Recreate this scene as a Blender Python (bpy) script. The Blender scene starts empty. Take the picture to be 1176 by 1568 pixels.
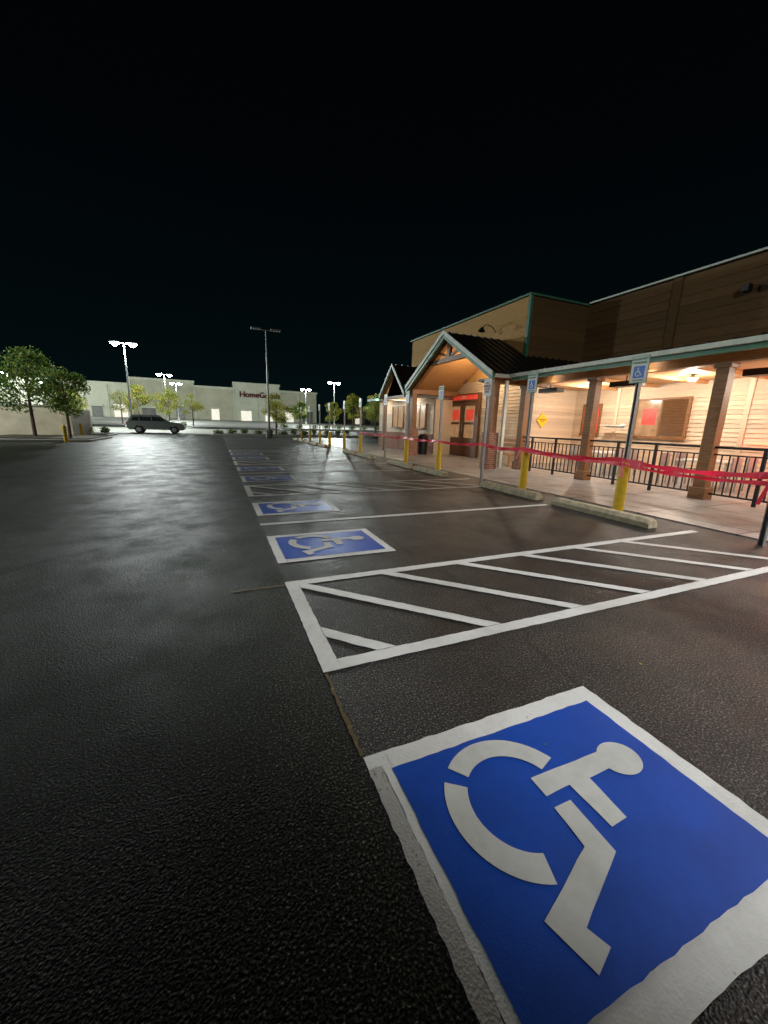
import bpy, math, random
from mathutils import Matrix, Vector
random.seed(7)
H=1.45   # every coordinate below is in eye-heights (1 u = 1.45 m)
scene=bpy.context.scene

# ------------------------------------------------------------ materials
def nt(name):
    m=bpy.data.materials.new(name); m.use_nodes=True
    t=m.node_tree; b=t.nodes["Principled BSDF"]
    return m,t,b
def node(t,typ,**kw):
    n=t.nodes.new(typ)
    for k,v in kw.items(): setattr(n,k,v)
    return n
def ramp(t,fac,stops):
    r=node(t,'ShaderNodeValToRGB'); e=r.color_ramp.elements
    while len(e)<len(stops): e.new(0.5)
    for i,(p,c) in enumerate(stops):
        e[i].position=p; e[i].color=(c[0],c[1],c[2],1)
    t.links.new(fac,r.inputs[0]); return r
def noise(t,scale,detail=4,rough=.6,vec=None):
    n=node(t,'ShaderNodeTexNoise'); n.inputs['Scale'].default_value=scale
    n.inputs['Detail'].default_value=detail; n.inputs['Roughness'].default_value=rough
    if vec is None:
        g=node(t,'ShaderNodeNewGeometry'); vec=g.outputs['Position']
    t.links.new(vec,n.inputs['Vector']); return n
def mul(t,a,b,f=1.0):
    mx=node(t,'ShaderNodeMix',data_type='RGBA',blend_type='MULTIPLY'); mx.inputs[0].default_value=f
    t.links.new(a,mx.inputs[6]); t.links.new(b,mx.inputs[7]); return mx.outputs[2]
def simple(name,c,rough=.6,metal=0,var=.25,scale=6,bump=0,bscale=60,emit=None,es=0,spec=None):
    m,t,b=nt(name)
    n=noise(t,scale)
    lo=[x*(1-var) for x in c]; hi=[min(1,x*(1+var)) for x in c]
    r=ramp(t,n.outputs['Fac'],[(.3,lo),(.7,hi)])
    t.links.new(r.outputs[0],b.inputs['Base Color'])
    b.inputs['Roughness'].default_value=rough; b.inputs['Metallic'].default_value=metal
    if spec is not None: b.inputs['Specular IOR Level'].default_value=spec
    if bump:
        n2=noise(t,bscale,3); bp=node(t,'ShaderNodeBump'); bp.inputs['Strength'].default_value=bump
        bp.inputs['Distance'].default_value=.01
        t.links.new(n2.outputs['Fac'],bp.inputs['Height']); t.links.new(bp.outputs[0],b.inputs['Normal'])
    if emit:
        b.inputs['Emission Color'].default_value=(*emit,1); b.inputs['Emission Strength'].default_value=es
    return m
def asphalt_bump(t,b,strength=.8,dist=.0034):
    n1=noise(t,95,3,.65); n2=node(t,'ShaderNodeTexVoronoi'); n2.inputs['Scale'].default_value=110
    g=node(t,'ShaderNodeNewGeometry'); t.links.new(g.outputs['Position'],n2.inputs['Vector'])
    a=node(t,'ShaderNodeMath',operation='ADD'); t.links.new(n1.outputs['Fac'],a.inputs[0]); t.links.new(n2.outputs['Distance'],a.inputs[1])
    bp=node(t,'ShaderNodeBump'); bp.inputs['Strength'].default_value=strength; bp.inputs['Distance'].default_value=dist
    t.links.new(a.outputs[0],bp.inputs['Height']); t.links.new(bp.outputs[0],b.inputs['Normal'])
    return a
def mk_asphalt():
    m,t,b=nt('asphalt')
    g=node(t,'ShaderNodeNewGeometry')
    asphalt_bump(t,b)
    big=noise(t,.45,6,.68); fine=noise(t,100,2,.6)
    r1=ramp(t,big.outputs['Fac'],[(.32,(.014,.0143,.0135)),(.5,(.022,.0222,.021)),(.7,(.034,.034,.032))])
    r2=ramp(t,fine.outputs['Fac'],[(.38,(.2,.2,.2)),(.53,(.9,.9,.86)),(.61,(3.6,3.5,3.3)),(.72,(12,11.6,11))])
    c=mul(t,r1.outputs[0],r2.outputs[0])
    # newer overlay on the stall side; a tar seam marks the joint
    s=node(t,'ShaderNodeSeparateXYZ'); t.links.new(g.outputs['Position'],s.inputs[0])
    wob=noise(t,3,3); wa=node(t,'ShaderNodeMath',operation='MULTIPLY_ADD'); wa.inputs[1].default_value=.06
    t.links.new(wob.outputs['Fac'],wa.inputs[0]); t.links.new(s.outputs['X'],wa.inputs[2])
    cr=ramp(t,wa.outputs[0],[(.0,(.72,.80,.68)),(.5,(.85,.87,.72)),(.53,(.35,.35,.35)),(.545,(1.15,1.1,1.1))])
    c=mul(t,c,cr.outputs[0])
    # cracks
    v=node(t,'ShaderNodeTexVoronoi',feature='DISTANCE_TO_EDGE'); v.inputs['Scale'].default_value=.16
    dn=noise(t,1.2,4); dm=node(t,'ShaderNodeMix',data_type='RGBA'); dm.inputs[0].default_value=.35
    t.links.new(g.outputs['Position'],dm.inputs[6]); t.links.new(dn.outputs['Color'],dm.inputs[7])
    t.links.new(dm.outputs[2],v.inputs['Vector'])
    rc=ramp(t,v.outputs['Distance'],[(.0,(.35,.35,.35)),(.003,(1,1,1))])
    c=mul(t,c,rc.outputs[0],.7)
    # oily stains
    st=noise(t,1.6,5,.7); rs=ramp(t,st.outputs['Fac'],[(.36,(.55,.52,.5)),(.46,(1,1,1))]); c=mul(t,c,rs.outputs[0],.8)
    t.links.new(c,b.inputs['Base Color'])
    rr=ramp(t,st.outputs['Fac'],[(.35,(.38,)*3),(.65,(.56,)*3)])
    t.links.new(rr.outputs[0],b.inputs['Roughness'])
    sp=ramp(t,wa.outputs[0],[(.0,(.045,)*3),(.5,(.06,)*3),(.56,(.30,)*3)]); t.links.new(sp.outputs[0],b.inputs['Specular IOR Level'])
    return m
def mk_paint(name,c,wear=.66,rough=.6,spread=.08,bump=.25):
    m,t,b=nt(name)
    asphalt_bump(t,b,bump,.0025)
    n=noise(t,28,6,.75); n2=noise(t,2.5,4)
    add=node(t,'ShaderNodeMath',operation='MULTIPLY_ADD'); add.inputs[1].default_value=.35
    t.links.new(n2.outputs['Fac'],add.inputs[0]); t.links.new(n.outputs['Fac'],add.inputs[2])
    r=ramp(t,add.outputs[0],[(.3,[x*.84 for x in c]),(wear,c),(min(.99,wear+spread+.06),[x*.25+.02 for x in c])])
    dn=noise(t,1.3,5,.65); rd=ramp(t,dn.outputs['Fac'],[(.38,(.66,.65,.62)),(.56,(1,1,1))])
    cc=mul(t,r.outputs[0],rd.outputs[0],.6)
    t.links.new(cc,b.inputs['Base Color']); b.inputs['Roughness'].default_value=rough
    return m
M={}
M['asphalt']=mk_asphalt()
M['white']=mk_paint('white_road_paint',(.74,.73,.69),.80,bump=.4)
M['white2']=mk_paint('white_symbol_paint',(.60,.60,.56),.90,bump=.12)
M['blue']=mk_paint('blue_road_paint',(.006,.068,.42),.84,.42,bump=.18)
M['oldpaint']=mk_paint('old_grey_paint',(.44,.425,.39),.76,bump=.7,spread=.05)
M['yfade']=mk_paint('faded_yellow_paint',(.34,.22,.04),.50)
M['road']=simple('worn_lamplit_road',(.22,.22,.195),.6,var=.25,scale=.8,bump=.2)  # worn tone, lightened further to carry lamp sheen on the far ground
def mk_conc():
    m,t,b=nt('concrete_paving')
    g=node(t,'ShaderNodeNewGeometry')
    br=node(t,'ShaderNodeTexBrick'); br.inputs['Scale'].default_value=1.0; br.offset=0
    br.inputs['Brick Width'].default_value=1.5; br.inputs['Row Height'].default_value=1.5; br.inputs['Mortar Size'].default_value=.022
    t.links.new(g.outputs['Position'],br.inputs['Vector'])
    n=noise(t,2.2,7,.75); r=ramp(t,n.outputs['Fac'],[(.3,(.16,.15,.14)),(.48,(.29,.28,.265)),(.7,(.42,.41,.39))])
    mx=node(t,'ShaderNodeMix',data_type='RGBA',blend_type='MIX')
    t.links.new(br.outputs['Fac'],mx.inputs[0]); t.links.new(r.outputs[0],mx.inputs[6]); mx.inputs[7].default_value=(.05,.05,.045,1)
    t.links.new(mx.outputs[2],b.inputs['Base Color']); b.inputs['Roughness'].default_value=.4
    n2=noise(t,90,3); bp=node(t,'ShaderNodeBump'); bp.inputs['Strength'].default_value=.4; bp.inputs['Distance'].default_value=.005
    t.links.new(n2.outputs['Fac'],bp.inputs['Height']); t.links.new(bp.outputs[0],b.inputs['Normal'])
    return m
M['conc']=mk_conc()
def mk_brick():
    m,t,b=nt('red_brick')
    tc=node(t,'ShaderNodeNewGeometry'); s=node(t,'ShaderNodeSeparateXYZ'); c=node(t,'ShaderNodeCombineXYZ')
    t.links.new(tc.outputs['Position'],s.inputs[0])
    ad=node(t,'ShaderNodeMath',operation='ADD'); t.links.new(s.outputs['X'],ad.inputs[0]); t.links.new(s.outputs['Y'],ad.inputs[1])
    t.links.new(ad.outputs[0],c.inputs[0]); t.links.new(s.outputs['Z'],c.inputs[1])
    br=node(t,'ShaderNodeTexBrick'); br.inputs['Scale'].default_value=1
    br.inputs['Brick Width'].default_value=.22; br.inputs['Row Height'].default_value=.075; br.inputs['Mortar Size'].default_value=.008
    br.inputs['Color1'].default_value=(.22,.07,.04,1); br.inputs['Color2'].default_value=(.32,.13,.08,1); br.inputs['Mortar'].default_value=(.35,.3,.25,1)
    t.links.new(c.outputs[0],br.inputs['Vector']); t.links.new(br.outputs['Color'],b.inputs['Base Color']); b.inputs['Roughness'].default_value=.8
    return m
M['brick']=mk_brick()
def mk_wood(name,c1,c2,rough=.5,boards=0):
    m,t,b=nt(name)
    tc=node(t,'ShaderNodeNewGeometry'); mp=node(t,'ShaderNodeMapping'); mp.inputs['Scale'].default_value=(6,1.2,9)
    t.links.new(tc.outputs['Position'],mp.inputs['Vector'])
    n=noise(t,3,5,.65,mp.outputs[0]); r=ramp(t,n.outputs['Fac'],[(.3,c1),(.7,c2)])
    c=r.outputs[0]
    if boards:
        rb=ramp(t,tc.outputs['Random Per Island'],[(0,(1-boards,)*3),(1,(1+boards*.4,)*3)]); c=mul(t,c,rb.outputs[0])
    t.links.new(c,b.inputs['Base Color']); b.inputs['Roughness'].default_value=rough
    return m
M['wood']=mk_wood('stained_timber',(.15,.066,.024),(.29,.14,.05))
M['ceil']=mk_wood('cedar_ceiling',(.36,.17,.06),(.54,.30,.12))
M['woodd']=mk_wood('dark_timber',(.08,.037,.016),(.18,.085,.036))
M['siding']=mk_wood('cream_siding',(.60,.47,.33),(.70,.57,.42),.6,.18)
M['tan']=mk_wood('tan_board_cladding',(.42,.23,.075),(.54,.32,.11),.8,.08)
M['brown']=mk_wood('brown_board_cladding',(.10,.055,.020),(.16,.09,.034),.85,.22)
M['green']=simple('green_trim',(.06,.20,.135),.45,var=.15)
M['trimw']=simple('pale_trim',(.60,.66,.60),.5,var=.12)
M['roof']=simple('dark_metal_roof',(.030,.026,.025),.42,.4,var=.3)
M['black']=simple('black_metal',(.015,.015,.015),.4,.3)
M['steel']=simple('galvanised_steel',(.34,.35,.35),.5,.6,var=.2,scale=20)
M['yellow']=simple('yellow_bollard_sleeve',(.76,.52,.03),.45,var=.12,scale=12)
M['stop']=simple('wheel_stop_concrete',(.44,.37,.25),.8,var=.35,scale=9,bump=.5)
M['tape']=simple('red_barricade_tape',(.98,.035,.08),.35,var=.12,scale=14)
M['signw']=simple('sign_white',(.72,.74,.72),.4,var=.05)
M['signb']=simple('sign_blue',(.02,.14,.62),.4,var=.05)
M['signg']=simple('sign_green',(.02,.22,.10),.4,var=.05)
M['signy']=simple('sign_yellow',(.90,.55,.03),.4,var=.05)
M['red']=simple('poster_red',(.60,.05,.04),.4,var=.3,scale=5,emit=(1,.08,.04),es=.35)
M['neon']=simple('neon_red',(.8,.05,.05),.4,emit=(1,.07,.03),es=9)
M['glass']=simple('dark_glass',(.03,.03,.035),.08,var=.2)
M['winwarm']=simple('lit_interior_glass',(.25,.16,.10),.15,var=.6,scale=3,emit=(1,.55,.25),es=.22)
M['mall']=simple('mall_stucco',(.38,.37,.27),.85,var=.15,scale=.3)
M['mall2']=simple('mall_stucco_pale',(.47,.47,.37),.85,var=.12,scale=.3)
M['malld']=simple('mall_storefront_dark',(.10,.10,.09),.4,var=.4,scale=.4)
M['mallg']=simple('mall_storefront_lit',(.4,.4,.35),.4,var=.5,scale=1.2,emit=(1,.93,.75),es=.7)
M['maroon']=simple('store_letters',(.07,.006,.01),.9,spec=.1)
M['kerb']=simple('kerb_concrete',(.42,.41,.37),.8,var=.2)
M['soil']=simple('mulch',(.07,.055,.03),.95,var=.4,scale=8,bump=.8)
M['bark']=simple('bark',(.14,.10,.07),.9,var=.4,scale=10,bump=.8)
M['enc']=simple('enclosure_stucco',(.66,.57,.42),.85,var=.15,scale=1.5,bump=.3)
M['led']=simple('led_lens',(.9,.9,.9),.4,emit=(.80,.92,1.0),es=90)
M['bulb']=simple('warm_bulb',(.9,.9,.9),.4,emit=(1,.88,.72),es=25)
M['car']=simple('car_paint',(.20,.225,.215),.3,.3,var=.1)
M['rubber']=simple('rubber',(.015,.015,.015),.8)
M['tail']=simple('tail_lamp',(.4,.02,.02),.3)
def mk_leaf(name,a,b_,c):
    m,t,b=nt(name); g=node(t,'ShaderNodeNewGeometry')
    r=ramp(t,g.outputs['Random Per Island'],[(.0,a),(.6,b_),(1.,c)])
    t.links.new(r.outputs[0],b.inputs['Base Color']); b.inputs['Roughness'].default_value=.55
    tr=node(t,'ShaderNodeBsdfTranslucent'); t.links.new(r.outputs[0],tr.inputs[0])
    mx=node(t,'ShaderNodeMixShader'); mx.inputs[0].default_value=.45
    t.links.new(b.outputs[0],mx.inputs[1]); t.links.new(tr.outputs[0],mx.inputs[2])
    t.links.new(mx.outputs[0],t.nodes['Material Output'].inputs[0])
    return m
M['leafg']=mk_leaf('leaves_green',(.05,.11,.02),(.11,.22,.04),(.38,.36,.06))
M['leafy']=mk_leaf('leaves_autumn',(.10,.20,.03),(.30,.36,.05),(.62,.34,.05))
M['shrub']=mk_leaf('leaves_shrub',(.05,.09,.02),(.11,.16,.04),(.25,.24,.08))

# ------------------------------------------------------------ helpers
def gz(y):  # ground height (u): the far lot climbs gently
    return 0.0 if y<28 else min(1.0,(y-28)/57)
def empty(name,loc=(0,0,0)):
    o=bpy.data.objects.new(name,None); scene.collection.objects.link(o); o.location=[c*H for c in loc]; o.empty_display_size=.3
    return o
def mesh(name,verts,faces,mat,parent=None,smooth=False,raw=False,mats=None,fm=None):
    me=bpy.data.meshes.new(name)
    me.from_pydata([tuple(c*H for c in v) for v in verts],[],faces)
    if mats:
        for k in mats: me.materials.append(M[k])
        if fm: me.polygons.foreach_set('material_index',fm)
    else: me.materials.append(M[mat])
    if smooth: me.polygons.foreach_set('use_smooth',[True]*len(me.polygons))
    me.update()
    o=bpy.data.objects.new(name,me); scene.collection.objects.link(o)
    if parent is not None: o.parent=parent
    return o
BF=[(0,3,2,1),(4,5,6,7),(0,1,5,4),(1,2,6,5),(2,3,7,6),(3,0,4,7)]
def box(name,p,x0,x1,y0,y1,z0,z1,mat,bevel=0):
    v=[(x0,y0,z0),(x1,y0,z0),(x1,y1,z0),(x0,y1,z0),(x0,y0,z1),(x1,y0,z1),(x1,y1,z1),(x0,y1,z1)]
    o=mesh(name,v,BF,mat,p)
    if bevel:
        b=o.modifiers.new('b','BEVEL'); b.width=bevel*H; b.segments=2
    return o
class MB:  # mesh builder (many pieces in one object)
    def __init__(s): s.v=[];s.f=[];s.m=[]
    def add(s,v,f,m=0):
        k=len(s.v); s.v+=v; s.f+=[tuple(i+k for i in q) for q in f]; s.m+=[m]*len(f)
    def box(s,x0,x1,y0,y1,z0,z1,m=0):
        s.add([(x0,y0,z0),(x1,y0,z0),(x1,y1,z0),(x0,y1,z0),(x0,y0,z1),(x1,y0,z1),(x1,y1,z1),(x0,y1,z1)],BF,m)
    def cyl(s,p0,p1,r0,r1,n=10,m=0,cap=True):
        p0=Vector(p0);p1=Vector(p1);d=(p1-p0).normalized()
        a=d.orthogonal().normalized(); b=d.cross(a); v=[]
        for p,r in((p0,r0),(p1,r1)):
            for i in range(n):
                t=2*math.pi*i/n; v.append(tuple(p+a*math.cos(t)*r+b*math.sin(t)*r))
        f=[(i,(i+1)%n,n+(i+1)%n,n+i) for i in range(n)]
        if cap: f+=[tuple(range(n-1,-1,-1)),tuple(range(n,2*n))]
        s.add(v,f,m)
    def out(s,name,mats,parent=None,smooth=False):
        return mesh(name,s.v,s.f,None,parent,smooth,mats=mats,fm=s.m)

# ------------------------------------------------------------ ground
xs=[-500,-60,-20,0,20,60,500]; ys=[-60,-10,10,28,45,65,85,200,800]
v=[(x,y,gz(y)) for y in ys for x in xs]; n=len(xs)
f=[(j*n+i,j*n+i+1,(j+1)*n+i+1,(j+1)*n+i) for j in range(len(ys)-1) for i in range(n-1)]
mesh('asphalt_ground',v,f,'asphalt')
def sheet(name,x0,x1,y0,y1,mat,dz=.004):
    mesh(name,[(x0,y0,gz(y0)+dz),(x1,y0,gz(y0)+dz),(x1,y1,gz(y1)+dz),(x0,y1,gz(y1)+dz)],[(0,1,2,3)],mat)
sheet('access_road',-80,80,29.6,38.5,'road',.006); sheet('far_parking_lot',-80,80,44,84.5,'road',.006)
box('sidewalk',None,4.85,14,-14,19.5,0,.014,'conc')

# ------------------------------------------------------------ painted markings
def outline(pts,jit=.0022,step=.03):
    o=[]
    for i in range(len(pts)):
        a=Vector(pts[i]);b=Vector(pts[(i+1)%len(pts)]);L=(b-a).length;k=max(1,int(L/step)); nrm=Vector((-(b-a).y,(b-a).x))/max(L,1e-6)
        for j in range(k):
            p=a+(b-a)*j/k
            if j>0: p=p+nrm*random.uniform(-jit,jit)
            o.append((p.x,p.y))
    return o
from mathutils.geometry import tessellate_polygon
def paint(mb,pts,z,m=0,jit=.0022,step=.03):
    o=outline(pts,jit,step); v=[(x,y,z+gz(y)) for x,y in o]
    tris=tessellate_polygon([[Vector((x,y,0)) for x,y in o]])
    ff=[]
    for a,b,c in tris:
        A,B,C=[Vector(v[i]) for i in(a,b,c)]
        ff.append((a,b,c) if (B-A).cross(C-A).z>0 else (a,c,b))
    mb.add(v,ff,m)
W=.072; X0=.345; X1=4.6; Z1,Z2,Z3=.003,.0055,.008
def aisle(y0,y1,far=False):
    mb=MB(); st=.03 if not far else .5; j=.0022 if not far else 0
    paint(mb,[(X0,y0),(X0+W+.005,y0),(X0+W+.005,y1),(X0,y1)],Z1,0,j,st)
    paint(mb,[(X0+W+.005,y0),(X1,y0),(X1,y0+W),(X0+W+.005,y0+W)],Z1,0,j,st)
    paint(mb,[(X0+W+.005,y1-W),(X1,y1-W),(X1,y1),(X0+W+.005,y1)],Z1,0,j,st)
    ya=y0+W;yb=y1-W; s=.73
    while s<6.4:
        xa=s-(ya-y0); xb=s-(yb-y0)
        w=.048
        lo=X0+W+.005
        if xa+w<X1+.02:
            if xb-w>lo:
                pts=[(xa-w,ya),(xa+w,ya),(xb+w,yb),(xb-w,yb)]
            else:
                pts=[(xa-w,ya),(xa+w,ya),(lo,y0+s+w-lo),(lo,y0+s-w-lo)]
                if y0+s+w-lo>yb: pts=[(xa-w,ya),(xa+w,ya),(xb+w,yb),(lo,yb),(lo,y0+s-w-lo)]
            paint(mb,pts,Z2,0,j,st)
        s+=.605
    return mb.out('aisle_hatching',['white'])
for i,y in enumerate([1.37,5.42,9.47,13.52]): aisle(y,y+.985,i>1)
def sym_polys():
    P=[]
    cx,cy=.705,.635
    def arc(a0,a1,r0,r1,n=22):
        o=[(cx+r1*math.cos(math.radians(a0+(a1-a0)*i/n)),cy+r1*math.sin(math.radians(a0+(a1-a0)*i/n))) for i in range(n+1)]
        o+=[(cx+r0*math.cos(math.radians(a1+(a0-a1)*i/n)),cy+r0*math.sin(math.radians(a1+(a0-a1)*i/n))) for i in range(n+1)]
        return o
    P.append(arc(20,130,.140,.203)); P.append(arc(144,252,.138,.203))
    hd=[]
    for i in range(27):
        a=math.radians(-165.5+(135.3+165.5)*i/26); hd.append((1.098+.066*math.cos(a)*1.03,.626+.060*math.sin(a)))
    P.append([(.783,.612),(.873,.615),(.877,.485),(.937,.488),(.947,.609)]+hd+[(.783,.673)])
    P.append([(.777,.58),(.837,.58),(.831,.44),(.637,.3616),(.656,.3215),(.598,.302),(.564,.403),(.7694,.477)])
    return P
def box_sym(yc):
    mb=MB(); dy=yc-.56; far=yc>6
    st=.03 if not far else .3; j=.003 if not far else 0
    R=lambda x0,x1,y0,y1:[(x0,y0+dy),(x1,y0+dy),(x1,y1+dy),(x0,y1+dy)]
    y0,y1=.20,.922
    if yc<1:
        paint(mb,R(.354,.396,y0-.05,.874),Z1,3,.003,.02); paint(mb,R(.396,.425,y0,.874),Z1,0,.0015,.03)
        paint(mb,R(.355,.425,.874,y1),Z1,0,j,st)
    else: paint(mb,R(.355,.425,y0,y1),Z1,0,j,st)
    paint(mb,R(.425,1.225,.85,y1),Z1,0,j,st)
    paint(mb,R(.425,1.225,y0,.272),Z1,0,j,st); paint(mb,R(1.225,1.292,y0,y1),Z1,0,j,st)
    paint(mb,R(.421,1.229,.268,.854),Z2,1,j*.7,st)
    for p in sym_polys(): paint(mb,[(x,y+dy) for x,y in p],Z3,2,.0010,.04)
    mb.out('wheelchair_pavement_marking',['white','blue','white2','oldpaint'])
for yc in [.56,3.07,4.61,7.13,8.67,11.2,12.75]: box_sym(yc)
mb=MB()
def stall(y,x0=X0,x1=4.1,far=True):
    paint(mb,[(x0,y-W/2),(x1,y-W/2),(x1,y+W/2),(x0,y+W/2)],Z1,0,0 if far else .0022,.5 if far else .03)
stall(-.16,far=False)
stall(3.87,far=False); stall(7.93); stall(11.98)
for k in range(6): stall(16.1+1.55*k)
for k in range(9): stall(12+1.5*k,-16,-12.2)
for k in range(12):
    for yy in (38.9,52,66):
        x=-22+k*1.7 if k<6 else 8+(k-6)*1.9
        paint(mb,[(x,yy),(x+.08,yy),(x+.08,yy+4),(x,yy+4)],.011,0,0,2)
mb.out('stall_lines',['white'])
mb=MB(); paint(mb,[(.347,.93),(.360,.93),(.360,1.36),(.347,1.36)],Z1,0,.004,.02)
paint(mb,[(.02,2.30),(.335,2.30),(.335,2.318),(.02,2.318)],Z1,0,.004,.02); mb.out('faded_yellow_line',['yfade'])
# fallen leaves and grit
mb=MB()
for i in range(260):
    x=random.uniform(-1.5,6.5) if i%2 else random.uniform(3.6,6.6); y=random.uniform(.3,7); s=random.uniform(.003,.009); a=random.random()*6.28; z=(.016 if x>4.85 else .011)+s*.3
    q=[(x+math.cos(a+k*1.57)*s*(1 if k%2 else .5),y+math.sin(a+k*1.57)*s*(1 if k%2 else .5),z+random.uniform(-.3,.3)*s) for k in range(4)]
    mb.add(q,[(0,1,2,3)],0)
mb.out('fallen_leaves',['leafy'])

# ------------------------------------------------------------ wheel stops
def wheel_stop(x,y0,y1):
    mb=MB(); prof=[(-.075,0),(.075,0),(.072,.055),(.045,.098),(-.045,.098),(-.072,.055)]
    e=.05; v=[];ys_=[(y0,.8),(y0+e,1),(y1-e,1),(y1,.8)]
    for yy,s in ys_: v+=[(x+a*(.9+.1*s),yy,b*s+.004) for a,b in prof]
    f=[tuple(range(6)),tuple(range(23,17,-1))]
    for k in range(3): f+=[(k*6+i,k*6+6+i,k*6+6+(i+1)%6,k*6+(i+1)%6) for i in range(6)]
    mb.add(v,f,0)
    for yy in(y0+.25,y1-.25): mb.cyl((x,yy,.09),(x,yy,.106),.012,.012,8,1)
    mb.out('wheel_stop',['stop','steel'])
for c in [3.2,4.82,7.35,8.9,11.4,12.95,16.8,18.4,19.9,21.4,23]: wheel_stop(4.25,c-.66,c+.66)

# ------------------------------------------------------------ sign posts
def text(name,s,size,mat,parent,mtx):
    c=bpy.data.curves.new(name,'FONT'); c.body=s; c.size=size*H; c.extrude=.002; c.align_x='CENTER'; c.align_y='CENTER'
    if size>1: c.offset=.05
    c.materials.append(M[mat]); o=bpy.data.objects.new(name,c); scene.collection.objects.link(o)
    o.matrix_world=mtx
    if parent is not None:
        o.parent=parent; o.matrix_parent_inverse=Matrix.Translation(-parent.location)
    return o
def face_minus_x(x,y,z):  # text reads when looking towards +X
    return Matrix.Translation((x*H,y*H,z*H)) @ Matrix(((0,0,-1,0),(-1,0,0,0),(0,1,0,0),(0,0,0,1)))
def face_minus_y(x,y,z):
    return Matrix.Translation((x*H,y*H,z*H)) @ Matrix(((1,0,0,0),(0,0,-1,0),(0,1,0,0),(0,0,0,1)))
def sign_post(x,y,kind,tops=1.87):
    e=empty('accessible_parking_sign' if kind=='ada' else 'no_parking_sign',(x,y,0))
    mb=MB()
    z0=.66 if kind=='ada' else 0
    mb.box(-.022,.022,-.022,-.014,z0,tops-.02,1); mb.box(-.022,.022,.014,.022,z0,tops-.02,1); mb.box(.010,.018,-.014,.014,z0,tops-.02,1)
    if kind=='ada':
        r=.062; n=18
        mb.cyl((0,0,0),(0,0,.60),r,r,n,0)
        mb.cyl((0,0,.60),(0,0,.635),r,r*.75,n,0); mb.cyl((0,0,.635),(0,0,.655),r*.75,r*.35,n,0)
    mb.out('post',['yellow','steel'],e)
    sw,sh=.105,.30
    s=MB(); zt=tops
    if kind=='ada':
        s.box(-.030,-.023,-sw,sw,zt-sh,zt,2)
        s.box(-.0325,-.030,-sw+.008,sw-.008,zt-sh+.008,zt-.008,0)
        s.box(-.035,-.0325,-.066,.066,zt-.245,zt-.112,1)
        sc=.15
        for p in sym_polys():
            pts=[((b-.56)*sc,(a-.83)*sc) for a,b in p]
            tris=tessellate_polygon([[Vector((a,b,0)) for a,b in pts]])
            s.add([(-.0365,a,zt-.178+b) for a,b in pts],[tuple(t) for t in tris],0)
    else:
        s.box(-.030,-.023,-.105,.105,zt-.30,zt,0)
    s.out('panel',['signw','signb','signg','red'],e)
    if kind=='ada' and y<12:
        text('lettering','RESERVED\nPARKING',.040,'signg',e,face_minus_x(x-.035,y,zt-.055))
        text('lettering_small','VAN ACCESSIBLE',.018,'signg',e,face_minus_x(x-.035,y,zt-.27))
    elif y<12:
        text('lettering','NO\nPARKING\nACCESS\nAISLE',.05,'tail',e,face_minus_x(x-.035,y,zt-.15))
    lean=random.uniform(-.008,.008); e.rotation_euler=(lean,lean*.5,0)
for (x,y,k) in [(4.65,1.79,'np'),(4.62,3.22,'ada'),(4.68,4.98,'ada'),(4.62,6.02,'np'),(4.6,7.6,'ada'),(4.65,9.36,'ada'),(4.65,10.8,'np'),(4.65,13,'ada'),(4.65,14.9,'ada'),(4.65,17.1,'ada'),(4.65,18.9,'ada'),(4.65,21.1,'ada'),(4.65,23.3,'ada')]:
    sign_post(x,y,k)
# tape
def tape(pts,name,w=.032):
    v=[];f=[]
    for (a,b) in zip(pts[:-1],pts[1:]):
        A=Vector(a);B=Vector(b);n=30;k=len(v); ph=random.random()*6; sag=random.uniform(.015,.05); tw=random.uniform(-.7,.7)
        for i in range(n+1):
            t=i/n;p=A+(B-A)*t; p.z-=sag*4*t*(1-t)
            ang=tw*math.sin(math.pi*t)+.3*math.sin(t*19+ph)*math.sin(math.pi*t); ww=w*(.8+.2*math.sin(t*23+ph))
            d=Vector((math.sin(ang),0,math.cos(ang)))*ww
            v+=[tuple(p+d),tuple(p-d)]
        f+=[(k+2*i,k+2*i+1,k+2*i+3,k+2*i+2) for i in range(n)]
    return mesh(name,v,f,'tape')
x_=4.55
tape([(x_,-.9,.62),(x_,1.79,.66),(x_-.005,3.22,.67),(x_+.05,4.98,.69),(x_,6.02,.71),(x_,7.6,.69),(x_,9.36,.70),(x_+.05,10.8,.70),(x_+.05,13,.72)],'caution_tape',.034)
tape([(x_-.01,-.9,.55),(x_-.01,1.79,.59),(x_-.02,3.22,.62),(x_+.03,4.98,.66)],'caution_tape',.022)
mb=MB()
for (yy,zz,dy,dz) in ((3.20,.66,-.05,-.20),(4.96,.68,.04,-.16),(7.58,.68,-.04,-.22),(1.77,.64,.05,-.25)):
    mb.add([(x_+.0,yy,zz),(x_,yy+.03,zz),(x_-.03,yy+dy+.035,zz+dz),(x_-.03,yy+dy,zz+dz)],[(0,1,2,3)])
mb.out('caution_tape_tails',['tape'])

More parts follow.
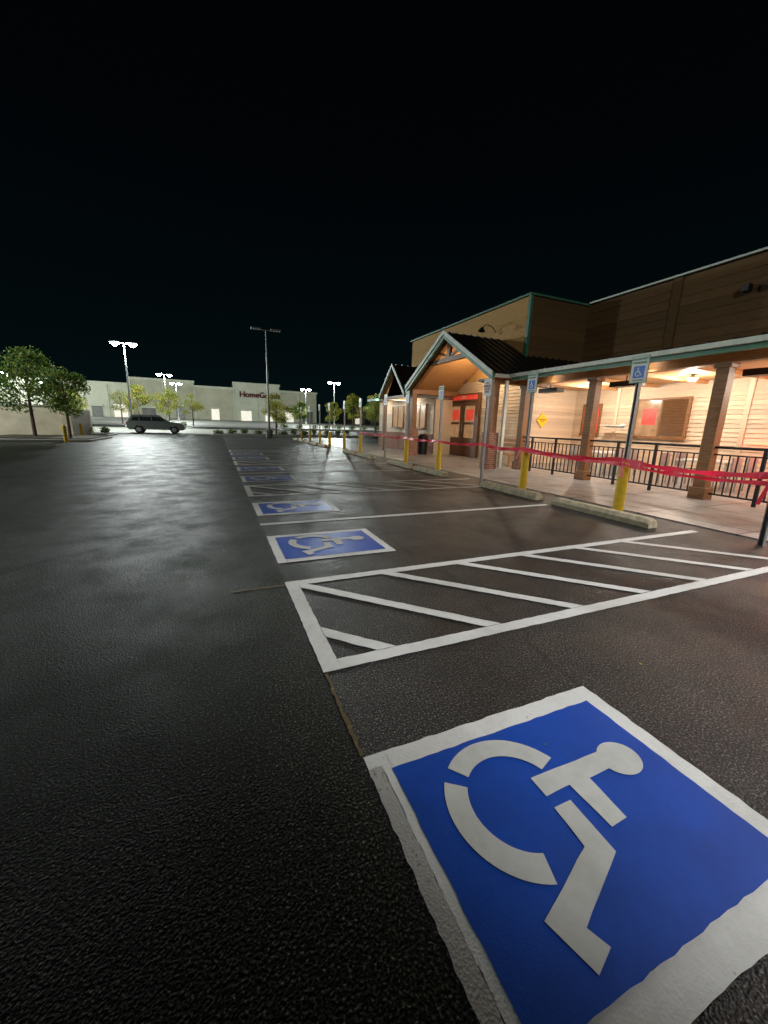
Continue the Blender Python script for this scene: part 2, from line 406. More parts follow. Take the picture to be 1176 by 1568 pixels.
# ------------------------------------------------------------ restaurant
B=empty('roadhouse_restaurant')
def siding_x(name,x,y0,y1,z0,z1,mat='siding',pitch=.095,lip=.024):   # faces -X
    v=[];f=[];z=z0
    while z<z1-1e-6:
        zz=min(z+pitch,z1);k=len(v)
        v+=[(x-lip,y0,z),(x-lip,y1,z),(x,y1,zz),(x,y0,zz),(x-.001,y0,z),(x-.001,y1,z)]
        f+=[(k,k+3,k+2,k+1),(k,k+1,k+5,k+4)]; z=zz
    return mesh(name,v,f,mat,B)
def siding_y(name,y,x0,x1,z0,z1,mat='siding',pitch=.095,lip=.024):   # faces -Y
    v=[];f=[];z=z0
    while z<z1-1e-6:
        zz=min(z+pitch,z1);k=len(v)
        v+=[(x0,y-lip,z),(x1,y-lip,z),(x1,y,zz),(x0,y,zz),(x0,y-.001,z),(x1,y-.001,z)]
        f+=[(k,k+1,k+2,k+3),(k,k+4,k+5,k+1)]; z=zz
    return mesh(name,v,f,mat,B)
XW=10.15; YT=8.95
box('main_walls',B,XW+.02,22,-14,18.5,.014,4.55,'brown')
siding_x('porch_wall',XW,-14,YT,.014,2.3)
box('upper_wall_band',B,XW-.05,XW-.03,-14,YT-.03,2.78,2.9,'woodd')
siding_x('upper_wall',XW+.005,-14,YT,2.3,4.5,'brown',.2,.014)
box('parapet_cap',B,XW-.06,XW+.25,-14,YT+.3,4.55,4.59,'roof')
box('parapet_flashing',B,XW-.08,XW-.062,-14,YT-.1,4.56,4.60,'trimw')
mb=MB()
for k in range(9): mb.box(XW-.045,XW-.015,-12+k*2.3,-11.8+k*2.3,2.92,4.54,0)
for yy in (1.2,4.6,5.0): mb.box(XW-.20,XW-.046,yy,yy+.12,3.85,3.98,1)
mb.out('wall_battens',['brown','black'],B)
# tower
box('tower_walls',B,8.02,12,YT+.02,15.9,.014,4.52,'tan')
siding_x('entry_wall',8.0,YT,15.9,.014,2.5)
siding_x('tower_front',8.0,YT,15.9,2.5,4.5,'tan',.5,.006)
siding_y('entry_side_wall',YT,8.0,XW,.014,2.3)
siding_y('shaded_tower_side',YT,8.0,XW,2.3,4.5,'brown',.3,.008)  # darker boards than the tower front: the side's shade put into colour
box('tower_cap',B,7.94,12.1,YT-.06,16.0,4.52,4.57,'green')
box('tower_corner_board',B,7.96,8.04,YT-.05,YT+.04,2.5,4.52,'green')
# porch columns, beam, ceiling, roof
for k,y in enumerate([-5.1,-2.96,-.79,1.38,3.55,5.72,7.62]):
    c=MB(); w=.085
    c.box(6.95-w,6.95+w,y-w,y+w,.2,2.02,0); c.box(6.95-w*1.35,6.95+w*1.35,y-w*1.35,y+w*1.35,.014,.2,0)
    c.box(6.95-w*1.3,6.95+w*1.3,y-w*1.3,y+w*1.3,1.96,2.019,0)
    o=c.out('porch_column',['wood'],B)
    bv=o.modifiers.new('b','BEVEL'); bv.width=.008; bv.segments=1
box('porch_beam',B,6.87,7.03,-14,7.8,2.022,2.17,'ceil')
box('porch_ceiling',B,6.55,XW-.03,-14,YT-.03,2.175,2.20,'ceil')
box('eave_fascia',B,6.48,6.548,-14,7.62,2.11,2.235,'green')
box('eave_gutter',B,6.41,6.478,-14,7.6,2.18,2.25,'trimw')
mesh('porch_roof',[(6.47,-14,2.25),(XW+.0,-14,2.80),(XW,YT-.03,2.80),(6.47,YT-.03,2.25),(6.47,-14,2.202),(XW,-14,2.202),(XW,YT-.03,2.202),(6.47,YT-.03,2.202)],[(0,1,2,3),(4,7,6,5),(0,4,5,1),(2,6,7,3),(0,3,7,4)],'roof',B)
mb=MB()
y=-13.8
while y<7.6:
    mb.add([(6.46,y,2.25),(6.46,y+.02,2.25),(XW,y+.02,2.80),(XW,y,2.80),(6.46,y,2.285),(6.46,y+.02,2.285),(XW,y+.02,2.835),(XW,y,2.835)],BF); y+=.3
mb.out('roof_seams',['roof'],B)
mb=MB(); y=-13
while y<8: mb.box(7.1,XW-.05,y,y+.05,2.10,2.174,0); y+=1.085
mb.out('ceiling_joists',['ceil'],B)
# railing
mb=MB(); 
cols=[-5.1,-2.96,-.79,1.38,3.55,5.72,7.62]
for a,b in zip(cols[:-1],cols[1:]):
    a+=.09;b-=.09
    mb.box(6.925,6.975,a,b,.80,.835); mb.box(6.935,6.965,a,b,.70,.72); mb.box(6.935,6.965,a,b,.10,.125)
    k=int((b-a)/.098)
    for i in range(1,k):
        yy=a+(b-a)*i/k
        if i%7==0: mb.box(6.93,6.97,yy-.02,yy+.02,.014,.80)
        else: mb.box(6.942,6.958,yy-.008,yy+.008,.125,.70)
mb.out('porch_railing',['black'],B)
def window_x(name,x,y0,y1,z0,z1,glass,fr='wood',mull=1,d=.065):
    mb=MB(); w=.05
    mb.box(x-d,x-.01,y0-w,y0,z0-w,z1+w,0); mb.box(x-d,x-.01,y1,y1+w,z0-w,z1+w,0)
    mb.box(x-d,x-.01,y0,y1,z0-w,z0,0); mb.box(x-d,x-.01,y0,y1,z1,z1+w,0)
    mb.box(x-d-.02,x-d,y0-w*1.3,y1+w*1.3,z0-w*1.3,z0-w*.4,0)
    mb.box(x-.036,x-.026,y0,y1,z0,z1,1)
    for i in range(1,mull+1):
        yy=y0+(y1-y0)*i/(mull+1); mb.box(x-d+.006,x-.037,yy-.018,yy+.018,z0,z1,0)
    return mb.out(name,[fr,glass],B)
window_x('dining_window',XW,5.75,6.95,.92,1.80,'winwarm')
sl=MB(); z=.94
while z<1.79: sl.add([(XW-.055,5.77,z),(XW-.055,6.32,z),(XW-.04,6.32,z+.03),(XW-.04,5.77,z+.03)],[(0,1,2,3),(3,2,1,0)]); z+=.035
sl.out('window_blinds',['wood'],B)
box('window_neon_panel',B,XW-.042,XW-.037,6.45,6.80,1.2,1.6,'red')
window_x('poster_case',XW,8.05,8.55,.95,1.72,'red',mull=0)
box('poster_sheet',B,XW-.044,XW-.037,8.12,8.48,1.28,1.62,'signy')
window_x('dining_window_right',XW,1.2,2.6,.92,1.80,'winwarm')
window_x('dining_window_far',XW,-1.9,-.6,.92,1.80,'winwarm')
mb=MB()
for yy in (7.5,4.6,3.4): mb.box(XW-.04,XW-.01,yy,yy+.09,.22,2.17,0)
mb.box(XW-.045,XW-.01,-14,YT-.05,.02,.20,0)
mb.out('wall_trim',['siding'],B)
mb=MB(); yf=YT-.045; mb.add([(8.85,yf,1.05),(9.07,yf,1.27),(8.85,yf,1.49),(8.63,yf,1.27),(8.85,yf+.014,1.05),(9.07,yf+.014,1.27),(8.85,yf+.014,1.49),(8.63,yf+.014,1.27)],[(0,1,2,3),(0,4,5,1),(1,5,6,2),(2,6,7,3),(3,7,4,0)])
mb.out('yellow_diamond_sign',['signy'],B)
text('diamond_sign_text','PEDESTRIAN\nXING',.05,'black',B,face_minus_y(8.85,yf-.004,1.27))
box('fire_alarm',B,XW-.07,XW-.016,4.0,4.14,1.72,1.86,'red')
mb=MB(); mb.cyl((XW-.35,7.55,1.15),(XW-.35,7.05,1.10),.035,.015,8,0); mb.box(XW-.42,XW-.27,6.95,7.7,1.16,1.175,0); mb.cyl((XW-.35,7.3,1.17),(XW-.35,7.3,2.17),.004,.004,4,0); mb.box(XW-.36,XW-.34,7.02,7.12,1.1,1.22,0)
mb.out('hanging_model_plane',['signw'],B)
def pt(x,y,z,e,col,r=.1,parent=None,name='lamp_light'):
    l=bpy.data.lights.new(name,'POINT'); l.energy=e; l.color=col; l.shadow_soft_size=r
    o=bpy.data.objects.new(name,l); scene.collection.objects.link(o); o.location=(x*H,y*H,z*H)
    if parent is not None: o.parent=parent; 
    return o
def ceiling_lamp(x,y,power,z=2.10,col=(1,.88,.74)):
    mb=MB(); mb.cyl((x,y,z+.07),(x,y,z+.02),.03,.05,10,0); mb.cyl((x,y,z+.03),(x,y,z),.07,.10,14,0); mb.cyl((x,y,z-.001),(x,y,z-.05),.085,.06,14,1)
    mb.out('ceiling_lamp',['trimw','bulb'],B)
    pt(x,y,z-.16,power,col,.09,B,'porch_light')
for y in (-4,-.5,2.5,5.1,7.3): ceiling_lamp(8.9,y,190)
# recessed soffit lamps added to brighten the walk
mb=MB()
for y in (-1.9,.3,2.45,4.6,6.7):
    mb.cyl((6.72,y,2.174),(6.72,y,2.16),.06,.06,14,0)
    l=bpy.data.lights.new('added_soffit_light','SPOT'); l.energy=190; l.spot_size=math.radians(120); l.spot_blend=1; l.color=(1,.86,.76); l.shadow_soft_size=.05
    o=bpy.data.objects.new('added_soffit_light',l); scene.collection.objects.link(o); o.location=(6.72*H,y*H,2.14*H); o.parent=B
mb.out('added_soffit_lamps',['bulb'],B)
mb=MB()
for y in (3.6,5.9,7.9): mb.box(7.7,7.95,y-.5,y+.1,1.92,2.02,0); mb.cyl((7.8,y-.2,2.02),(7.8,y-.2,2.17),.015,.015,6,0)
mb.out('patio_heaters',['black'],B)
# red neon added on the porch wall to cast a red wash
mb=MB(); mb.box(XW-.10,XW-.03,3.0,3.35,1.05,1.55,0)
for z in(1.1,1.5): mb.cyl((XW-.12,3.04,z),(XW-.12,3.31,z),.012,.012,8,1)
mb.cyl((XW-.12,3.04,1.1),(XW-.12,3.04,1.5),.012,.012,8,1); mb.cyl((XW-.12,3.31,1.1),(XW-.12,3.31,1.5),.012,.012,8,1)
# neon tube added under the window line for the red band
mb.cyl((XW-.07,-1,.86),(XW-.07,4.55,.86),.012,.012,8,1)
mb.out('added_red_wash_neon',['black','neon'],B); pt(XW-.3,3.1,.9,60,(1,.04,.07),.12,B,'added_red_wash_light')
# entrance gable
YR,ZR,YE0,YE1,ZE=9.95,3.56,7.66,12.24,2.25
def gable(x0,x1,yr,zr,ye0,ye1,ze,tag,th=.07,trim=.12):
    for s,ye in((0,ye0),(1,ye1)):
        v=[(x0,yr,zr),(x1,yr,zr),(x1,ye,ze),(x0,ye,ze),(x0,yr,zr-th),(x1,yr,zr-th),(x1,ye,ze-th),(x0,ye,ze-th)]
        mesh(tag+'_roof',v,[(0,1,2,3),(0,4,5,1),(2,6,7,3),(1,5,6,2),(0,3,7,4)],'roof',B)
        mesh(tag+'_soffit',[(a,b,c-.004) for a,b,c in v[4:]],[(0,1,2,3)],'ceil',B)
        mb=MB(); x=x0+.1
        while x<x1:
            mb.add([(x,yr,zr),(x+.02,yr,zr),(x+.02,ye,ze),(x,ye,ze),(x,yr,zr+.035),(x+.02,yr,zr+.035),(x+.02,ye,ze+.035),(x,ye,ze+.035)],BF); x+=.24
        mb.out(tag+'_seams',['roof'],B)
        for (xa,xb,da,db,mt,nm) in((x0-.05,x0-.002,-trim,.02,'green','barge_board'),(x0-.075,x0-.052,-.065,.045,'trimw','barge_cap')):
            v=[(xa,yr,zr+db),(xb,yr,zr+db),(xb,ye,ze+db),(xa,ye,ze+db),(xa,yr,zr+da),(xb,yr,zr+da),(xb,ye,ze+da),(xa,ye,ze+da)]
            mesh(tag+'_'+nm,v,[(0,1,2,3),(7,6,5,4),(0,4,5,1),(1,5,6,2),(2,6,7,3),(3,7,4,0)],mt,B)
        yo=ye-.04 if s==0 else ye+.04
        box(tag+'_gutter',B,x0,min(x1,8.0),min(ye,yo),max(ye,yo),ze-.09,ze-.01,'trimw')
gable(6.0,XW-.1,YR,ZR,YE0,YE1,ZE,'entry_gable',trim=.17)
gable(6.0,8.0,13.4,3.12,12.3,14.54,2.06,'side_gable',.05,.12)
mb=MB()  # truss and posts
for xx in (6.12,):
    mb.box(xx,xx+.12,8.9,11.0,2.80,2.92); mb.box(xx+.01,xx+.11,9.89,10.01,2.92,3.45)
    mb.cyl((xx+.06,9.9,2.95),(xx+.06,9.3,3.12),.045,.045,4); mb.cyl((xx+.06,10,2.95),(xx+.06,10.6,3.12),.045,.045,4)
    for y0,y1,z0,z1 in((7.78,9.9,2.23,3.44),(12.12,10.0,2.23,3.44)):
        mb.add([(xx,y0,z0),(xx+.12,y0,z0),(xx+.12,y1,z1),(xx,y1,z1),(xx,y0,z0-.14),(xx+.12,y0,z0-.14),(xx+.12,y1,z1-.14),(xx,y1,z1-.14)],BF)
for y in (7.86,12.05): mb.box(6.1,6.28,y-.09,y+.09,.9,2.22)
mb.box(6.3,7.97,7.8,7.92,2.05,2.2); mb.box(6.3,7.97,12.0,12.12,2.05,2.2)
mb.out('entry_truss',['wood'],B)
mb=MB()
mb.box(6.05,6.33,11.9,12.2,.014,.9); mb.box(6.05,6.33,7.72,8.0,.014,.9)
mb.box(7.95,7.97,12.6,15.9,.014,.75); mb.box(7.13,7.16,12.35,17.4,.014,.72)
mb.out('brick_bases',['brick'],B)
mesh('side_gable_infill',[(6.2,12.4,2.06),(6.2,14.44,2.06),(6.2,13.42,3.04)],[(0,1,2),(2,1,0)],'siding',B)
mb=MB(); mb.box(6.1,6.2,12.3,12.42,.014,2.05); mb.box(6.1,6.2,14.4,14.52,.014,2.05); mb.box(6.1,6.199,12.42,14.4,1.95,2.058); mb.out('side_gable_posts',['wood'],B)
# left wing
box('wing_walls',B,7.2,8.0,12.3,17.5,.014,2.04,'siding')
siding_x('wing_siding',7.19,12.35,17.4,.72,2.04,'siding')
window_x('wing_window',7.18,12.9,13.8,.95,1.75,'winwarm'); window_x('wing_window_far',7.18,14.8,15.8,.95,1.75,'winwarm')
mesh('wing_roof',[(6.7,12.2,2.12),(6.7,17.7,2.12),(8.0,17.7,2.6),(8.0,12.2,2.6),(6.7,12.2,2.05),(6.7,17.7,2.05),(8.0,17.7,2.05),(8.0,12.2,2.05)],[(0,3,2,1),(4,5,6,7),(0,1,5,4),(1,2,6,5),(0,4,7,3)],'roof',B)
box('wing_fascia',B,6.65,6.698,12.2,17.7,2.05,2.15,'green')
# doors
mb=MB(); x=7.965
mb.box(x-.09,x,10.70,10.80,.014,2.12,0); mb.box(x-.09,x,12.50,12.60,.014,2.12,0); mb.box(x-.09,x,10.80,12.50,1.86,1.92,0); mb.box(x-.09,x,10.80,12.50,2.08,2.12,0)
for a,b in((10.80,11.65),(11.65,12.50)):
    mb.box(x-.07,x-.02,a+.01,a+.13,.03,1.85,1); mb.box(x-.07,x-.02,b-.13,b-.01,.03,1.85,1)
    mb.box(x-.07,x-.02,a+.13,b-.13,.03,.65,1); mb.box(x-.07,x-.02,a+.13,b-.13,1.72,1.85,1); mb.box(x-.07,x-.02,a+.13,b-.13,1.1,1.18,1)
    mb.box(x-.04,x-.03,a+.13,b-.13,.65,1.10,2); mb.box(x-.04,x-.03,a+.13,b-.13,1.18,1.72,2)
    mb.box(x-.045,x-.0405,a+.22,b-.22,1.24,1.6,3)
mb.box(x-.06,x-.03,10.80,12.50,1.92,2.08,3)
mb.cyl((x-.1,11.58,.85),(x-.1,11.58,1.2),.012,.012,6,4); mb.cyl((x-.1,11.72,.85),(x-.1,11.72,1.2),.012,.012,6,4)
mb.out('entrance_doors',['woodd','woodd','winwarm','red','steel'],B)
text('door_header_text','OPEN',.13,'signw',B,face_minus_x(x-.065,11.65,2.0))
mb=MB(); mb.cyl((7.94,11.75,2.72),(7.88,11.75,2.72),.26,.26,28,0); mb.cyl((7.879,11.75,2.72),(7.86,11.75,2.72),.22,.22,28,1)
mb.out('round_wall_sign',['woodd','woodd'],B)
text('neon_lettering','Roadhouse',.13,'neon',B,face_minus_x(7.845,11.75,2.66)); text('neon_lettering_top','TX',.15,'neon',B,face_minus_x(7.845,11.75,2.80))
def goose(y,z):
    mb=MB(); p=[(7.98,y,z),(7.8,y,z+.14),(7.6,y,z+.16),(7.48,y,z+.06)]
    for a,b in zip(p[:-1],p[1:]): mb.cyl(a,b,.014,.014,6)
    mb.cyl((7.48,y,z+.08),(7.46,y,z-.04),.03,.11,12,0,False); mb.out('gooseneck_lamp',['black'],B)
goose(10.3,3.85); goose(14.6,3.2); goose(12.9,2.9)
mb=MB(); mb.cyl((7.1,9.95,3.0),(7.1,9.95,2.86),.03,.12,12,0,False); mb.cyl((7.1,9.95,2.90),(7.1,9.95,2.86),.07,.07,12,1); mb.cyl((7.1,9.95,3.0),(7.1,9.95,3.5),.01,.01,5,0)
mb.out('entry_pendant',['black','bulb'],B); pt(7.1,9.95,2.80,190,(1,.76,.5),.08,B)
mb=MB(); mb.box(7.05,7.12,13.8,14.1,1.90,2.0,0); mb.out('wing_lamp',['bulb'],B); pt(6.85,14.0,1.9,60,(1,.85,.65),.08,B)
pt(6.6,16.5,1.95,50,(1,.85,.65),.08,B)
mb=MB(); mb.box(6.33,6.40,7.60,7.66,.05,2.1); mb.out('downspout',['trimw'],B)
def bench(x,y):
    mb=MB()
    for i in range(3): mb.box(x-.18+i*.12,x-.08+i*.12,y-.45,y+.45,.30,.33,0)
    for i in range(3): mb.box(x+.19,x+.22,y-.45,y+.45,.40+i*.12,.49+i*.12,0)
    for s in(-.42,.36): mb.box(x-.17,x-.11,y+s,y+s+.06,.014,.30,0); mb.box(x+.16,x+.189,y+s,y+s+.06,.014,.76,0)
    mb.out('wooden_bench',['ceil'])
bench(7.3,8.6); bench(6.9,13.2)
def table(x,y):
    e=empty('patio_table',(x,y,0)); mb=MB(); mb.box(-.45,.45,-.28,.28,.50,.53,0)
    for sx in(-.36,.32):
        for sy in(-.2,.16): mb.box(sx,sx+.04,sy,sy+.04,.014,.50,0)
    mb.out('table_frame',['signw'],e); mb=MB()
    for s in(-1,1):
        for cx in(-.25,.25):
            yy=s*.48; mb.box(cx-.14,cx+.14,yy-.13,yy+.13,.31,.33,0)
            mb.box(cx-.14,cx+.14,yy+s*.12-.012,yy+s*.12+.012,.34,.62,0)
            for a in(-.13,.11):
                for b in(-.12,.10): mb.box(cx+a,cx+a+.02,yy+b,yy+b+.02,.014,.309,0)
    mb.out('chairs',['steel'],e)
for y in (2.4,4.4,6.6): table(8.6,y)
mb=MB(); mb.cyl((6.75,12.3,.014),(6.75,12.3,.62),.17,.19,16); mb.cyl((6.75,12.3,.62),(6.75,12.3,.72),.2,.12,16); mb.out('litter_bin',['black'])

# ------------------------------------------------------------ street lamps
def street_lamp(x,y,top,lit=True,power=4500,heads=2,sc=1.0):
    e=empty('added_flood_lamp',(x,y,gz(y))); mb=MB(); hgt=top-gz(y)
    mb.cyl((0,0,0),(0,0,.5),.2,.2,16,1); mb.cyl((0,0,.5),(0,0,hgt),.075,.045,10,0)
    for s in ((-1,1) if heads==2 else (1,)):
        mb.cyl((0,0,hgt-.05),(s*.35,0,hgt),.03,.03,6,0)
        mb.box(s*.55-.28,s*.55+.28,-.16,.16,hgt-.03,hgt+.05,0)
        if lit:
            mb.box(s*.55-.25*sc,s*.55+.25*sc,-.14,.14,hgt-.09,hgt-.033,2)
            mb.cyl((s*.55,0,hgt-.089),(s*.55,0,hgt-.26),.22*sc,.08,14,2)
    mb.out('pole',['steel','kerb','led'],e)
    if lit:
        l=bpy.data.lights.new('led','POINT'); l.energy=power; l.color=(.88,.96,.92); l.shadow_soft_size=.3
        o=bpy.data.objects.new('led',l); scene.collection.objects.link(o); o.parent=e; o.location=(0,0,(hgt-.45)*H)
street_lamp(-5.73,34.6,6.2,power=14000)
street_lamp(-5.4,55.6,6.2,power=12000); street_lamp(-5.15,68,6.2,power=6500)
street_lamp(14.5,51,6.2,power=14000); street_lamp(13.5,64,6.2,power=6500)
street_lamp(-29,80,7.2,power=8000); street_lamp(-22,72,5.6,power=8000)
street_lamp(3.0,25,6.2,lit=False)
street_lamp(-14,18.5,6.2,power=7000)  # unseen lamp added left of the view for trees and enclosure
def spot(x,y,z,tx,ty,tz,e,ang,blend,col,name='flood',r=.25):
    l=bpy.data.lights.new(name,'SPOT'); l.energy=e; l.spot_size=math.radians(ang); l.spot_blend=blend; l.color=col; l.shadow_soft_size=r
    o=bpy.data.objects.new(name,l); scene.collection.objects.link(o); o.location=(x*H,y*H,z*H)
    o.rotation_euler=Vector((tx-x,ty-y,tz-z)).to_track_quat('-Z','Y').to_euler(); return o
def flood_pole(x,y,z,tx,ty,tz,e,ang,blend,col):  # unseen lamp poles, added to light what is in view
    g=empty('added_flood_lamp',(x,y,0)); mb=MB(); mb.cyl((0,0,0),(0,0,.5),.2,.2,14,1); mb.cyl((0,0,.5),(0,0,z),.07,.045,10,0)
    d=Vector((tx-x,ty-y,0)).normalized()
    mb.cyl((0,0,z-.02),(d.x*.4,d.y*.4,z),.03,.03,6,0); mb.box(d.x*.5-.2,d.x*.5+.2,d.y*.5-.2,d.y*.5+.2,z-.01,z+.07,0); mb.out('pole',['steel','kerb'],g)
    spot(x+d.x*.5,y+d.y*.5,z-.06,tx,ty,tz,e,ang,blend,col)
flood_pole(5.0,-2.2,5.2,2.9,1.5,0,4600,47,.38,(.96,.98,1))  # added out of view: light on the near stalls
flood_pole(-7,-3,6.2,-4.0,2.5,0,2000,44,.9,(.80,1,.76))  # added out of view: faint greenish light on the left lane
flood_pole(-2,-8,7,8,9,2.8,6500,40,.7,(1,.98,.88))  # added out of view: light on the restaurant front

# ------------------------------------------------------------ mall
def mall(name,x0,x1,top,mat,y=85):
    e=empty(name); z0=gz(y)-.05
    box('walls',e,x0,x1,y,y+18,z0,top,mat); box('cornice',e,x0-.15,x1+.15,y-.25,y-.003,top-.25,top+.12,'mall2')
    mb=MB(); w=x1-x0; k=max(1,int(w/3.5))
    for i in range(k):
        c=x0+w*(i+.5)/k; h=random.uniform(1.7,2.4); ww=random.uniform(.7,1.2)
        mb.box(c-ww,c+ww,y-.12,y-.004,z0,z0+h,random.choice((0,2))); mb.box(c-ww-.2,c+ww+.2,y-.6,y-.121,z0+h,z0+h+.25,1)
        mb.box(x0+w*i/k-.12,x0+w*i/k+.12,y-.2,y-.003,z0,top-.26,1)
    mb.out('storefront',['malld','mall2','mallg'],e); return e
mall('mall_building',-60,-13.85,6.9,'mall2'); mall('mall_building',-13.8,-3.45,8.0,'mall'); mall('mall_building',-3.4,3.55,7.2,'mall')
d=mall('store_building',3.6,12.45,8.3,'mall2'); mall('mall_building',12.5,20.2,7.2,'mall')
text('store_sign','HomeGoods',1.5,'maroon',d,face_minus_y(8.6,84.6,6.1))
mall('mall_building',40,110,6.2,'mall',y=120)

# ------------------------------------------------------------ islands, enclosure
def island(name,x0,x1,y0,y1):
    e=empty(name); z=gz((y0+y1)/2)
    box('kerb',e,x0,x1,y0,y1,z-.3,z+.09,'kerb',.03); box('bed',e,x0+.12,x1-.12,y0+.12,y1-.12,z+.02,z+.12,'soil')
island('planted_island',-9.6,-5.2,24.6,26.6); island('planted_island',-.3,10,27.6,29.4); island('planted_island',-7.2,-2,40,43); island('planted_island',-8.4,-4.6,18.9,22.4); island('planted_island',6,20,40,43.5)
E=empty('dumpster_enclosure')
box('front_wall',E,-12,-6.46,22.6,22.75,0,1.36,'enc'); box('side_wall',E,-6.35,-6.2,22.8,26,0,1.3,'enc'); box('cap',E,-12.05,-6.5,22.56,22.8,1.362,1.43,'kerb'); box('end_pier',E,-6.45,-6.1,22.42,22.79,0,1.47,'enc')
box('gate',E,-6.19,-6.14,22.9,25.5,.08,1.25,'woodd'); 
def bollard(x,y):
    mb=MB(); mb.cyl((x,y,0),(x,y,.6),.065,.065,14); mb.cyl((x,y,.6),(x,y,.65),.065,.03,14); mb.out('yellow_bollard',['yellow'])
bollard(-5.35,18.7); bollard(-5.9,22.9)

# ------------------------------------------------------------ vegetation
def foliage(mb,c,r,n,s,m=1):
    for _ in range(n):
        d=Vector((random.gauss(0,1),random.gauss(0,1),random.gauss(0,1))).normalized()*(random.random()**.45)
        p=Vector(c)+Vector((d.x*r[0],d.y*r[1],d.z*r[2]))
        a=Vector((random.gauss(0,1),random.gauss(0,1),random.gauss(0,.6))).normalized(); b=a.orthogonal().normalized(); b=(Matrix.Rotation(random.random()*6.28,3,a)@b)
        k=s*random.uniform(.6,1.3); cc=a.cross(b)
        q=[p+b*k,p+cc*k*.55,p-b*k,p-cc*k*.55]
        mb.add([tuple(x) for x in q],[(0,1,2,3)],m)
def tree(x,y,h,w,leaf='leafg',dens=1.0,lean=0,name='young_tree'):
    e=empty(name,(x,y,gz(y)+.05)); mb=MB(); th=h*.34; r=.045*h/3.5+.01
    mb.cyl((0,0,-.05),(lean*.4,0,th),r*1.35,r,9,0); mb.cyl((lean*.4,0,th),(lean,0,h*.85),r,r*.25,7,0)
    nc=int(22*dens)
    for i in range(nc):
        a=i*2.4+random.random(); t=random.uniform(.0,1); zz=h*(.36+.56*t); rad=w*.5*(1-.6*abs(t-.35)/.65)*random.uniform(.3,.95)
        p=(lean+math.cos(a)*rad,math.sin(a)*rad,zz)
        mb.cyl((lean*.6,0,th+(zz-th)*.45),p,r*.35,r*.1,5,0)
        cr=w*random.uniform(.13,.21); foliage(mb,p,(cr,cr,cr*.75),int(150*dens),.06*max(.8,h/4))
    foliage(mb,(lean,0,h*.93),(w*.15,w*.15,h*.08),120,.055*max(.8,h/4))
    mb.out('trunk_and_crown',['bark',leaf],e)
tree(-7.0,20.9,3.6,2.9,'leafg',1.25); tree(-5.45,19.6,2.8,2.1,'leafg',1.)
tree(-6.3,41.5,3.6,2.8,'leafy'); tree(-3.9,41.5,3.5,2.6,'leafy'); tree(-10.5,39,3.0,2.5,'leafy')
tree(3.9,28.6,2.9,2.3,'leafy',.9); tree(8.1,41.5,2.9,2.0,'leafg'); tree(11.8,42,3.0,2.2,'leafy'); tree(13.6,40.5,3.9,2.4,'leafy'); tree(16.4,41,3.6,2.6,'leafg')
tree(9.8,50,3.2,2.4,'leafy',.8); tree(-14,50,3.2,2.6,'leafy',.8); tree(-18,45,3.6,3,'leafg',.8)
tree(-2.2,47,3.3,2.6,'leafy',.8); tree(-8.8,48,3.3,2.6,'leafy',.8); tree(6.4,46,3.0,2.4,'leafy',.8); tree(18.5,46,4.4,3.0,'leafy',.9); tree(15,37.5,3.4,2.4,'leafy',.9)
def shrub(x,y,r,h):
    mb=MB(); z=gz(y)+.1; 
    mb.cyl((x,y,z-.05),(x,y,z+h*.5),.03,.02,5,0)
    for i in range(4): foliage(mb,(x+random.uniform(-r,r)*.5,y+random.uniform(-r,r)*.5,z+h*.5),(r*.7,r*.7,h*.5),90,.045)
    mb.out('shrub',['bark','shrub'])
for i in range(6): shrub(-9.2+i*.72,25.6+random.uniform(-.3,.3),.32,.36)
for i in range(12): shrub(.2+i*.82,28.5+random.uniform(-.4,.4),random.uniform(.25,.45),random.uniform(.25,.5))
for i in range(5): shrub(-6.8+i*1.0,41+random.uniform(-.3,.3),.4,.45)
for i in range(9): shrub(6.6+i*1.45,41.5+random.uniform(-.6,.6),.5,.5)

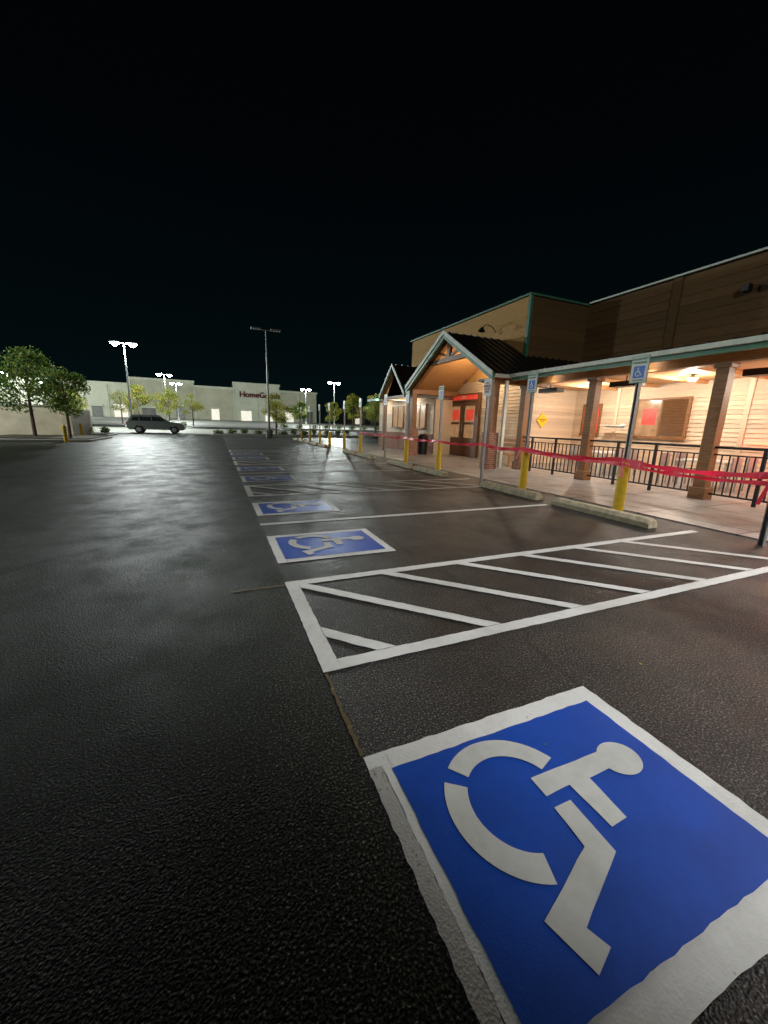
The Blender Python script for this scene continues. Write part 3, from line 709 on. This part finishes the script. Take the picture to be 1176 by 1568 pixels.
# ------------------------------------------------------------ parked suv
def suv(x,y):
    e=empty('parked_suv',(x,y,gz(y)))
    k=1/H
    body=[(-2.38,.45),(-2.42,.75),(-2.36,1.02),(-2.3,1.08),(1.05,1.08),(1.9,1.0),(2.25,.88),(2.36,.7),(2.36,.42),(2.2,.32),(1.95,.32)]
    def arch(cx): return [(cx+.40*math.cos(t),.33+.40*math.sin(t)) for t in [i*math.pi/8 for i in range(9)]]
    body+= [p for p in arch(1.45)] + [p for p in arch(-1.45)] +[(-2.2,.32)]
    def loft(prof,secs,name,mat):
        n=len(prof); v=[]
        for yy,s in secs: v+=[(px*s*k,yy*k,pz*k) for px,pz in prof]
        f=[tuple(range(n-1,-1,-1)),tuple(range((len(secs)-1)*n,len(secs)*n))]
        for q in range(len(secs)-1): f+=[(q*n+i,q*n+(i+1)%n,(q+1)*n+(i+1)%n,(q+1)*n+i) for i in range(n)]
        return mesh(name,v,f,mat,e)
    loft(body,[(-.92,.985),(-.86,1),(.86,1),(.92,.985)],'body','car')
    def cab(y_in,y_out,prof_lo,prof_hi,mat,name):
        v=[(px*k,s*y_out*k,pz*k) for s in(-1,1) for px,pz in prof_lo]+[(px*k,s*y_in*k,pz*k) for s in(-1,1) for px,pz in prof_hi]
        mesh(name,v,[(0,1,5,4),(3,2,6,7),(1,3,7,5),(2,0,4,6),(4,5,7,6)],mat,e)
    cab(.70,.86,[(-2.3,1.08),(1.05,1.08)],[(-1.95,1.66),(.25,1.66)],'car','cabin')
    cab(.724,.866,[(-2.05,1.12),(.86,1.12)],[(-1.82,1.56),(.26,1.56)],'glass','side_glass')
    mb=MB()
    for px in(-1.35,-.35): 
        for s in(-1,1):
            y0,y1=sorted((s*.70*k,s*.875*k)); mb.box((px-.035)*k,(px+.035)*k,y0,y1,1.09*k,1.6*k,0)
    for s in(-.62,.62): mb.box(-1.8*k,.1*k,(s-.02)*k,(s+.02)*k,1.69*k,1.73*k,2)
    for s in(-1,1):
        y0,y1=sorted((s*.6*k,s*.9*k)); mb.box(2.28*k,2.37*k,y0,y1,.68*k,.82*k,1); mb.box(-2.43*k,-2.36*k,y0,y1,.8*k,1.0*k,3)
        y0,y1=sorted((s*.9*k,s*1.05*k)); mb.box(.75*k,.9*k,y0,y1,1.05*k,1.2*k,0)
    mb.out('trim',['car','signw','steel','tail'],e)
    for cx in(-1.45,1.45):
        for s in(-1,1):
            mb=MB(); mb.cyl((cx*k,s*.70*k,.34*k),(cx*k,s*.92*k,.34*k),.34*k,.34*k,22,0); mb.cyl((cx*k,s*.921*k,.34*k),(cx*k,s*.935*k,.34*k),.2*k,.17*k,12,1); mb.out('wheel',['rubber','steel'],e)
suv(-3.55,30)

# ------------------------------------------------------------ sky
w=bpy.data.worlds.new("World"); scene.world=w; w.use_nodes=True; t=w.node_tree; bg=t.nodes['Background']
g=node(t,'ShaderNodeTexCoord'); s=node(t,'ShaderNodeSeparateXYZ'); t.links.new(g.outputs['Generated'],s.inputs[0])
r=ramp(t,s.outputs['Z'],[(0,(.0014,.0055,.0060)),(.12,(.0009,.0034,.0042)),(.5,(.0005,.0011,.0015)),(1,(.0006,.0006,.0007))])
t.links.new(r.outputs[0],bg.inputs['Color']); bg.inputs['Strength'].default_value=1

# ------------------------------------------------------------ camera
cam=bpy.data.cameras.new('camera'); co=bpy.data.objects.new('camera',cam); scene.collection.objects.link(co); scene.camera=co
Y=Vector((-258,141,-590)).normalized(); X=Vector((1402,91,-590)); X=(X-Y*X.dot(Y)).normalized(); Z=X.cross(Y)
co.matrix_world=Matrix.Translation((0,0,H))@Matrix((X,Y,Z)).to_4x4()
cam.sensor_fit='HORIZONTAL'; cam.sensor_width=36; cam.lens=36*590/1176; cam.clip_end=3000; cam.clip_start=.05
scene.view_settings.view_transform='Standard'; scene.view_settings.look='None'; scene.view_settings.exposure=0
